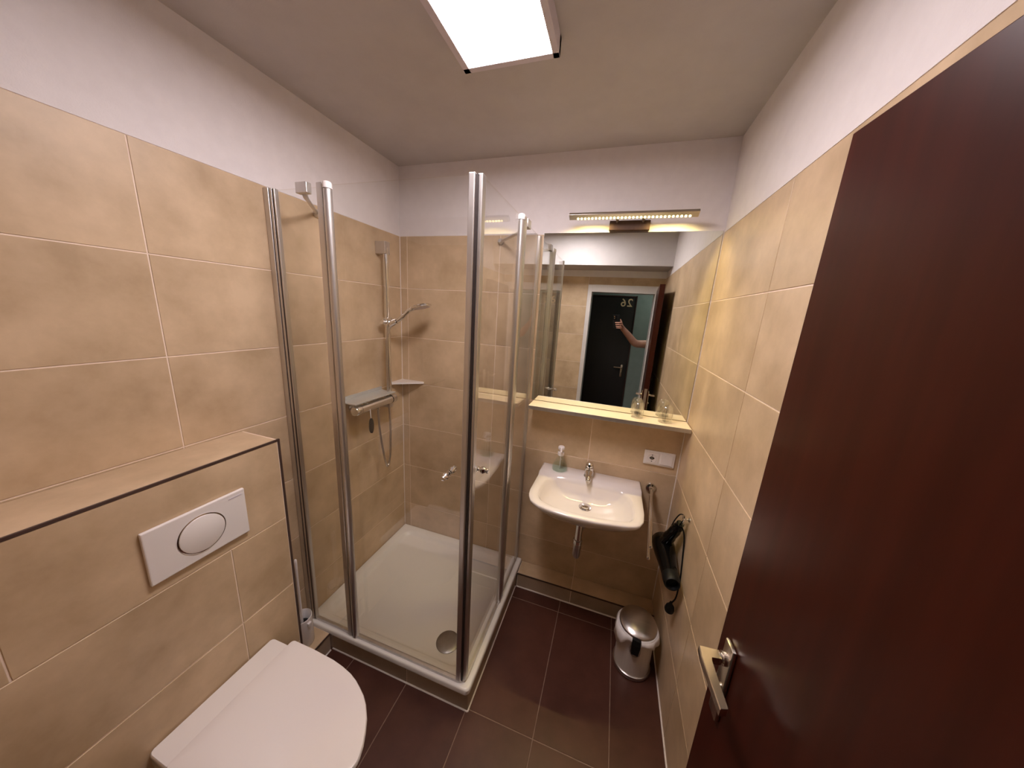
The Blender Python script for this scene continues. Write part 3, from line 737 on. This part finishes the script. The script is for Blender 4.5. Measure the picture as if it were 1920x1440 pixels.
# socket
sk2 = thing('wall_socket', (1.6135, 0, .944), 'white power socket and switch plate below the shelf', 'socket')
bm = B(); box(bm, (1.538, -.010, .944), (1.689, -.0006, 1.023), .003); obj('frame', bm, 'white', sk2)
bm = B(); box(bm, (1.547, -.0128, .952), (1.608, -.009, 1.015), .001); ins = obj('socket_insert', bm, 'white', sk2)
bm = B(); revolve(bm, (1.5775, -.0129, .9835), (0, -1, 0), [(0, .0235), (.0018, .0232), (.0016, .0215), (.0002, .0200)], 32); obj('socket_ring', bm, 'white', ins, True)
bm = B(); revolve(bm, (1.5775, -.01285, .9835), (0, -1, 0), [(0, .0193), (.0002, .019), (.0003, .001)], 32); rc = obj('recess', bm, 'darksteel', ins, True, label='dark disc painting in the shade of the socket recess')  # nearly flat disc, the shade inside the socket is in its dark colour
for dx2 in (-.0085, .0085):
    bm = B(); revolve(bm, (1.5775 + dx2, -.0132, .9835), (0, -1, 0), [(0, .0036), (.0004, .0036), (.0005, .001)], 12); obj('contact_hole', bm, 'rubber', ins, True)
for dz in (-.0175, .0175):
    bm = B(); box(bm, (1.5750, -.0145, .9835 + dz - .002), (1.5800, -.0130, .9835 + dz + .002)); obj('earth_clip', bm, 'rubber', ins)
bm = B(); box(bm, (1.618, -.0125, .952), (1.680, -.009, 1.015), .001); obj('switch_insert', bm, 'white', sk2)
bm = B(); box(bm, (1.621, -.0145, .955), (1.677, -.0122, 1.012), .001); obj('rocker', bm, 'white', sk2)

# towel rail with two bars
tr = thing('towel_rail', (1.598, 0, .78), 'chrome towel rail with two swivel bars between washbasin and right wall', 'towel rail')
bm = B(); revolve(bm, (1.598, -.0006, .808), (0, -1, 0), [(0, .027), (.006, .027), (.010, .024), (.012, .012), (.045, .011), (.047, .006)], 28); obj('rose', bm, 'chrome', tr, True)
bm = B(); cyl(bm, (1.598, -.045, .778), (1.598, -.045, .830), .010, n=18); obj('pivot', bm, 'chrome', tr, True)
for a, b in (((1.594, -.050, .820), (1.549, -.517, .820)), ((1.594, -.050, .790), (1.543, -.540, .785))):
    bm = B(); cyl(bm, a, b, .0058, n=14); revolve(bm, b, V(b) - V(a), [(0, .0062), (.004, .0062), (.006, .003)], 14); obj('towel_bar', bm, 'chrome', tr, True)

# ================================================================== HAIR DRYER
hd = thing('hair_dryer', (1.66, -.30, .47), 'glossy black hair dryer hanging from a hook on the right wall', 'hair dryer')
b0, b1 = V((1.6575, -.185, .640)), V((1.661, -.490, .645)); bd = (b1 - b0).normalized()
bm = B(); revolve(bm, b0, bd, [(0, .026), (.004, .040), (.015, .048), (.055, .050), (.11, .046), (.16, .040), (.20, .036), (.245, .033)], 32); bod = obj('barrel', bm, 'black', hd, True)
bm = B(); revolve(bm, b0 + bd * .246, bd, [(0, .034), (.02, .034), (.048, .031), (.052, .028), (.050, .024), (.03, .020)], 32); obj('nozzle', bm, 'rubber', hd, True)
bm = B()
hpts = [(1.659, -.252, .668), (1.664, -.275, .715), (1.672, -.300, .762), (1.679, -.322, .805), (1.683, -.338, .840)]
tube(bm, hpts, [.030, .027, .024, .021, .016], 18, 4); obj('handle', bm, 'black', hd, True)
bm = B(); tube(bm, [(1.683, -.335, .835), (1.688, -.355, .870), (1.690, -.340, .882), (1.682, -.312, .868), (1.672, -.288, .82), (1.664, -.270, .76)], .0028, 8, 6)
tube(bm, [(1.684, -.338, .838), (1.702, -.352, .80), (1.709, -.365, .72), (1.7095, -.395, .62), (1.702, -.42, .54), (1.688, -.425, .505)], .0032, 8, 6)
obj('cord', bm, 'rubber', hd, True)
bm = B(); revolve(bm, (1.686, -.425, .510), (-.02, .05, -1), [(0, .005), (.012, .008), (.022, .016), (.040, .020), (.050, .018), (.054, .006)], 18); obj('plug', bm, 'rubber', hd, True)
bm = B()
tor = [V((1.690 + .0145 * math.cos(a) * .3, -.352 + .0145 * math.cos(a), .862 + .0145 * math.sin(a))) for a in [2 * PI * i / 24 for i in range(25)]]
tube(bm, tor, .0022, 8); obj('hanging_ring', bm, 'chrome', hd, True)
hk = thing('wall_hook', (W, -.352, .86), 'small chrome hook on the right wall holding the hair dryer', 'hook')
bm = B(); revolve(bm, (W - .0006, -.352, .874), (-1, 0, 0), [(0, .010), (.003, .010), (.005, .006), (.006, .003)], 18); obj('rose', bm, 'chrome', hk, True)
bm = B(); tube(bm, [(W - .003, -.352, .876), (W - .018, -.352, .872), (W - .027, -.352, .878), (W - .029, -.352, .890)], .0035, 10, 4); obj('prong', bm, 'chrome', hk, True)

# ================================================================== WASTE BIN
bc = V((1.592, -.332, 0))
wbn = thing('pedal_bin', bc, 'small steel pedal bin with a white liner in the corner under the washbasin', 'bin')
bm = B(); revolve(bm, bc + V((0, 0, .0005)), (0, 0, 1), [(0, .086), (.004, .090), (.012, .091), (.020, .088), (.022, .084)], 48); obj('base_ring', bm, 'steel', wbn, True)
bm = B(); revolve(bm, bc + V((0, 0, .021)), (0, 0, 1), [(0, .083), (.08, .0825), (.20, .081), (.215, .080)], 48); obj('body', bm, 'binsteel', wbn, True)
bm = B(); rings = []
random.seed(3)
n = 72
ph = [random.uniform(0, 6.28) for _ in range(6)]
for (z, r, amp) in ((.236, .080, .0), (.246, .086, .001), (.243, .094, .003), (.222, .100, .006), (.196, .104, .010)):
    rr = []
    for k in range(n):
        a = 2 * PI * k / n
        wv = .5 * math.sin(5 * a + ph[0]) + .35 * math.sin(9 * a + ph[1]) + .25 * math.sin(17 * a + ph[2])
        front = max(0, math.cos(a - math.radians(262)))           # pulled up where the black latch sits
        droop = (.236 - z) * (1.15 + .6 * math.sin(2 * a + .6)) * (1 - .9 * front ** 6)
        zz = .236 - droop if z < .236 else z
        rad = r + amp * wv * .6 - .006 * front ** 6 * (1 if z < .236 else 0)
        rr.append(bc + V((rad * math.cos(a), rad * math.sin(a), zz + amp * .5 * math.sin(7 * a + ph[3]))))
    rings.append(rr)
ring_loft(bm, rings, cap0=False, cap1=False)
lin = obj('liner', bm, 'bag', wbn, True, label='white plastic liner folded over the rim')
md = lin.modifiers.new('thick', 'SOLIDIFY'); md.thickness = .0006
tm = Matrix.Translation(bc + V((0, 0, .247))) @ Matrix.Rotation(math.radians(4), 4, 'X')
bm = B(); revolve(bm, tm @ V((0, 0, 0)), tm.to_3x3() @ V((0, 0, 1)), [(0, .078), (.000, .084), (.006, .087), (.014, .085), (.022, .074), (.028, .052), (.031, .025), (.032, .001)], 48); obj('lid', bm, 'steel', wbn, True)
fd = V((-.10, -.995, 0)).normalized(); fs = V((-fd.y, fd.x, 0))
bm = B(); FM = Matrix(((fs.x, fd.x, 0, bc.x), (fs.y, fd.y, 0, bc.y), (0, 0, 1, 0), (0, 0, 0, 1)))
ring_loft(bm, [[FM @ V(p) for p in ((-.019, .080, z), (.019, .080, z), (.019 * t, .088 + d, z), (-.019 * t, .088 + d, z))] for z, t, d in ((.160, .7, .006), (.170, .8, .012), (.225, 1, .018), (.248, 1, .010))]); obj('latch', bm, 'rubber', wbn, False, label='black plastic hinge block')
bm = B(); tube(bm, [FM @ V(p) for p in ((.022, .083, .195), (.024, .087, .178), (.018, .089, .158), (0, .090, .148), (-.018, .089, .158), (-.024, .087, .178), (-.022, .083, .195))], .0018, 8, 5); obj('bail_handle', bm, 'steel', wbn, True)
bm = B(); box(bm, (-.018, .086, .008), (.018, .108, .013), .002, FM @ Matrix.Rotation(math.radians(160), 4, 'Z')); obj('pedal', bm, 'rubber', wbn)

# ================================================================== CEILING LIGHT
cl = thing('ceiling_light_panel', (.905, -.95, H - .05), 'bright rectangular light panel on the bathroom ceiling', 'ceiling light')
px0, px1, py0, py1, pz = .752, 1.055, -1.192, -.652, H - .048
bm = B()
for lo, hi in (((px0, py0, pz), (px0 + .021, py1, H - .001)), ((px1 - .019, py0, pz), (px1, py1, H - .001)), ((px0, py0, pz), (px1, py0 + .020, H - .001)), ((px0, py1 - .020, pz), (px1, py1, H - .001))): box(bm, lo, hi, .001)
obj('frame', bm, 'panelframe', cl, label='grey panel frame')
bm = B(); box(bm, (px0 + .021, py0 + .020, pz + .002), (px1 - .019, py1 - .020, pz + .008)); obj('diffuser', bm, 'panel', cl)

# ================================================================== PERSON (seen in the mirror) AND PHONE
def skin_mesh(name, joints, edges, m, parent, root=0, sub=2):
    me = bpy.data.meshes.new(name)
    ks = list(joints); idx = {k: i for i, k in enumerate(ks)}
    org = V(joints[ks[root]][0])
    me.from_pydata([V(joints[k][0]) - org for k in ks], [(idx[a], idx[b]) for a, b in edges], [])
    o = bpy.data.objects.new(name, me); link(o, parent, org)
    sm = o.modifiers.new('skin', 'SKIN'); sm.use_smooth_shade = True
    ss = o.modifiers.new('sub', 'SUBSURF'); ss.levels = sub; ss.render_levels = sub
    if not me.skin_vertices: me.skin_vertices.new(name='')
    for k in ks:
        r = joints[k][1]; d = me.skin_vertices[0].data[idx[k]]
        d.radius = r if isinstance(r, tuple) else (r, r); d.use_root = (k == ks[root])
    me.materials.append(M[m]); return o

cp = V((1.3071, -1.7311, 1.7016))
pe = thing('person', (1.96, -2.25, 0), 'person in the corridor reaching a bare arm through the doorway to hold a phone', 'person')
bx, by = 1.97, -2.26
hand = V((1.338, -1.792, 1.632))
J = {
 'pelvis': ((bx, by, .95), (.125, .10)), 'waist': ((bx, by, 1.10), (.12, .095)), 'chest': ((bx, by, 1.30), (.14, .105)), 'neck0': ((bx, by, 1.44), (.085, .075)), 'neck': ((bx, by + .005, 1.53), .055), 'head0': ((bx, by + .02, 1.60), (.068, .082)), 'head': ((bx, by + .025, 1.69), (.075, .095)), 'crown': ((bx, by + .015, 1.76), (.055, .07)),
 'ls': ((bx - .16, by + .02, 1.43), .055), 'lel': ((1.525, -1.985, 1.435), .044), 'lfa': ((1.445, -1.90, 1.525), .036), 'lwr': ((1.372, -1.825, 1.598), .026), 'lpalm': ((1.346, -1.798, 1.632), (.020, .032)),
 'rs': ((bx + .17, by, 1.42), .055), 'rel': ((bx + .24, by - .02, 1.13), .042), 'rwr': ((bx + .25, by + .05, .88), .027), 'rpalm': ((bx + .245, by + .07, .80), (.022, .035)),
 'lh': ((bx - .09, by, .88), .085), 'lk': ((bx - .10, by + .01, .50), .062), 'la': ((bx - .10, by - .01, .10), .042), 'lt': ((bx - .11, by + .13, .045), .040),
 'rh': ((bx + .09, by, .88), .085), 'rk': ((bx + .10, by + .01, .50), .062), 'ra': ((bx + .10, by - .01, .10), .042), 'rt': ((bx + .11, by + .13, .045), .040)}
E_ = [('pelvis', 'waist'), ('waist', 'chest'), ('chest', 'neck0'), ('neck0', 'neck'), ('neck', 'head0'), ('head0', 'head'), ('head', 'crown'), ('neck0', 'ls'), ('ls', 'lel'), ('lel', 'lfa'), ('lfa', 'lwr'), ('lwr', 'lpalm'), ('neck0', 'rs'), ('rs', 'rel'), ('rel', 'rwr'), ('rwr', 'rpalm'), ('pelvis', 'lh'), ('lh', 'lk'), ('lk', 'la'), ('la', 'lt'), ('pelvis', 'rh'), ('rh', 'rk'), ('rk', 'ra'), ('ra', 'rt')]
body = skin_mesh('body', J, E_, 'skin', pe)
# fingers of the raised hand closing round the phone
def finger(pts, r0):
    j = {str(i): (p, r0 * (1 - .08 * i)) for i, p in enumerate(pts)}
    skin_mesh('finger', j, [(str(i), str(i + 1)) for i in range(len(pts) - 1)], 'skin', body, 0, 2)
# phone frame: local axes; the lens sits at the camera position on its back
fw = cam.rotation_euler.to_matrix() @ V((0, 0, -1)); up = cam.rotation_euler.to_matrix() @ V((0, 1, 0)); rt = fw.cross(up)
PM = Matrix(((rt.x, up.x, -fw.x, 0), (rt.y, up.y, -fw.y, 0), (rt.z, up.z, -fw.z, 0), (0, 0, 0, 1)))
pc = cp - fw * .012 - up * .045 + rt * -.012
PM.translation = pc
ph_ = thing('phone', pc - V((0, 0, .08)), 'dark phone held up in the doorway, seen in the mirror', 'phone')
bm = B(); box(bm, (-.036, -.073, -.002), (.036, .073, .006), .003, PM); pb = obj('case', bm, 'rubber', ph_)
bm = B(); box(bm, (-.033, -.070, .0061), (.033, .070, .0068), 0, PM); obj('screen', bm, 'black', ph_)
bm = B(); box(bm, (-.026, .024, -.0035), (.002, .064, -.0018), .0008, PM); cm_ = obj('lens_block', bm, 'black', ph_)
bm = B()
for (x, y) in ((-.018, .055), (-.018, .036)): revolve(bm, PM @ V((x, y, -.0034)), fw, [(0, .0062), (.001, .006), (.0012, .004)], 16)
obj('lens_ring', bm, 'chrome', cm_, True)
def pp(x, y, z): return PM @ V((x, y, z))
for i, yy in enumerate((-.010, -.029, -.048, -.064)):       # four fingers wrap the far edge, across the back of the phone
    finger([pp(.046, yy - .006, .020), pp(.042, yy, .004), pp(.030, yy + .002, -.012), pp(.006 + .004 * i, yy + .003, -.0125), pp(-.012 + .004 * i, yy + .003, -.0115)], .0088 - .0004 * i)
finger([pp(.052, -.050, .030), pp(.046, -.020, .024), pp(.040, .006, .018), pp(.030, .026, .0165)], .0105)
# clothes and hair
TJ = {k: (J[k][0], (J[k][1][0] + .012, J[k][1][1] + .012) if isinstance(J[k][1], tuple) else J[k][1] + .012) for k in ('pelvis', 'waist', 'chest', 'neck0')}
TJ['neck0'] = (V((bx, by, 1.435)), (.10, .088))
TJ['ls'] = (V(J['ls'][0]), .066); TJ['lsl'] = (V(J['ls'][0]).lerp(V(J['lel'][0]), .33), .058)
TJ['rs'] = (V(J['rs'][0]), .066); TJ['rsl'] = (V(J['rs'][0]).lerp(V(J['rel'][0]), .45), .060)
skin_mesh('shirt', TJ, [('pelvis', 'waist'), ('waist', 'chest'), ('chest', 'neck0'), ('neck0', 'ls'), ('ls', 'lsl'), ('neck0', 'rs'), ('rs', 'rsl')], 'shirt', body)
UJ = {k: (J[k][0], (J[k][1][0] + .012, J[k][1][1] + .012) if isinstance(J[k][1], tuple) else J[k][1] + .012) for k in ('pelvis', 'lh', 'lk', 'la', 'rh', 'rk', 'ra')}
skin_mesh('trousers', UJ, [('pelvis', 'lh'), ('lh', 'lk'), ('lk', 'la'), ('pelvis', 'rh'), ('rh', 'rk'), ('rk', 'ra')], 'jeans', body)
skin_mesh('hair', {'a': ((bx, by - .02, 1.66), (.075, .070)), 'b': ((bx, by - .005, 1.74), (.084, .095)), 'c': ((bx, by, 1.785), (.05, .06))}, [('a', 'b'), ('b', 'c')], 'hair', body)
for s in (-1, 1):
    bm = B(); revolve(bm, (bx + s * .030, by + .108, 1.665), (0, 1, 0), [(0, .012), (.006, .010), (.009, .004)], 14); obj('eye', bm, 'white', body, True)
bm = B(); tube(bm, [(bx, by + .105, 1.66), (bx, by + .130, 1.625), (bx, by + .112, 1.618)], [.007, .012, .008], 10, 3); obj('nose', bm, 'skin', body, True)
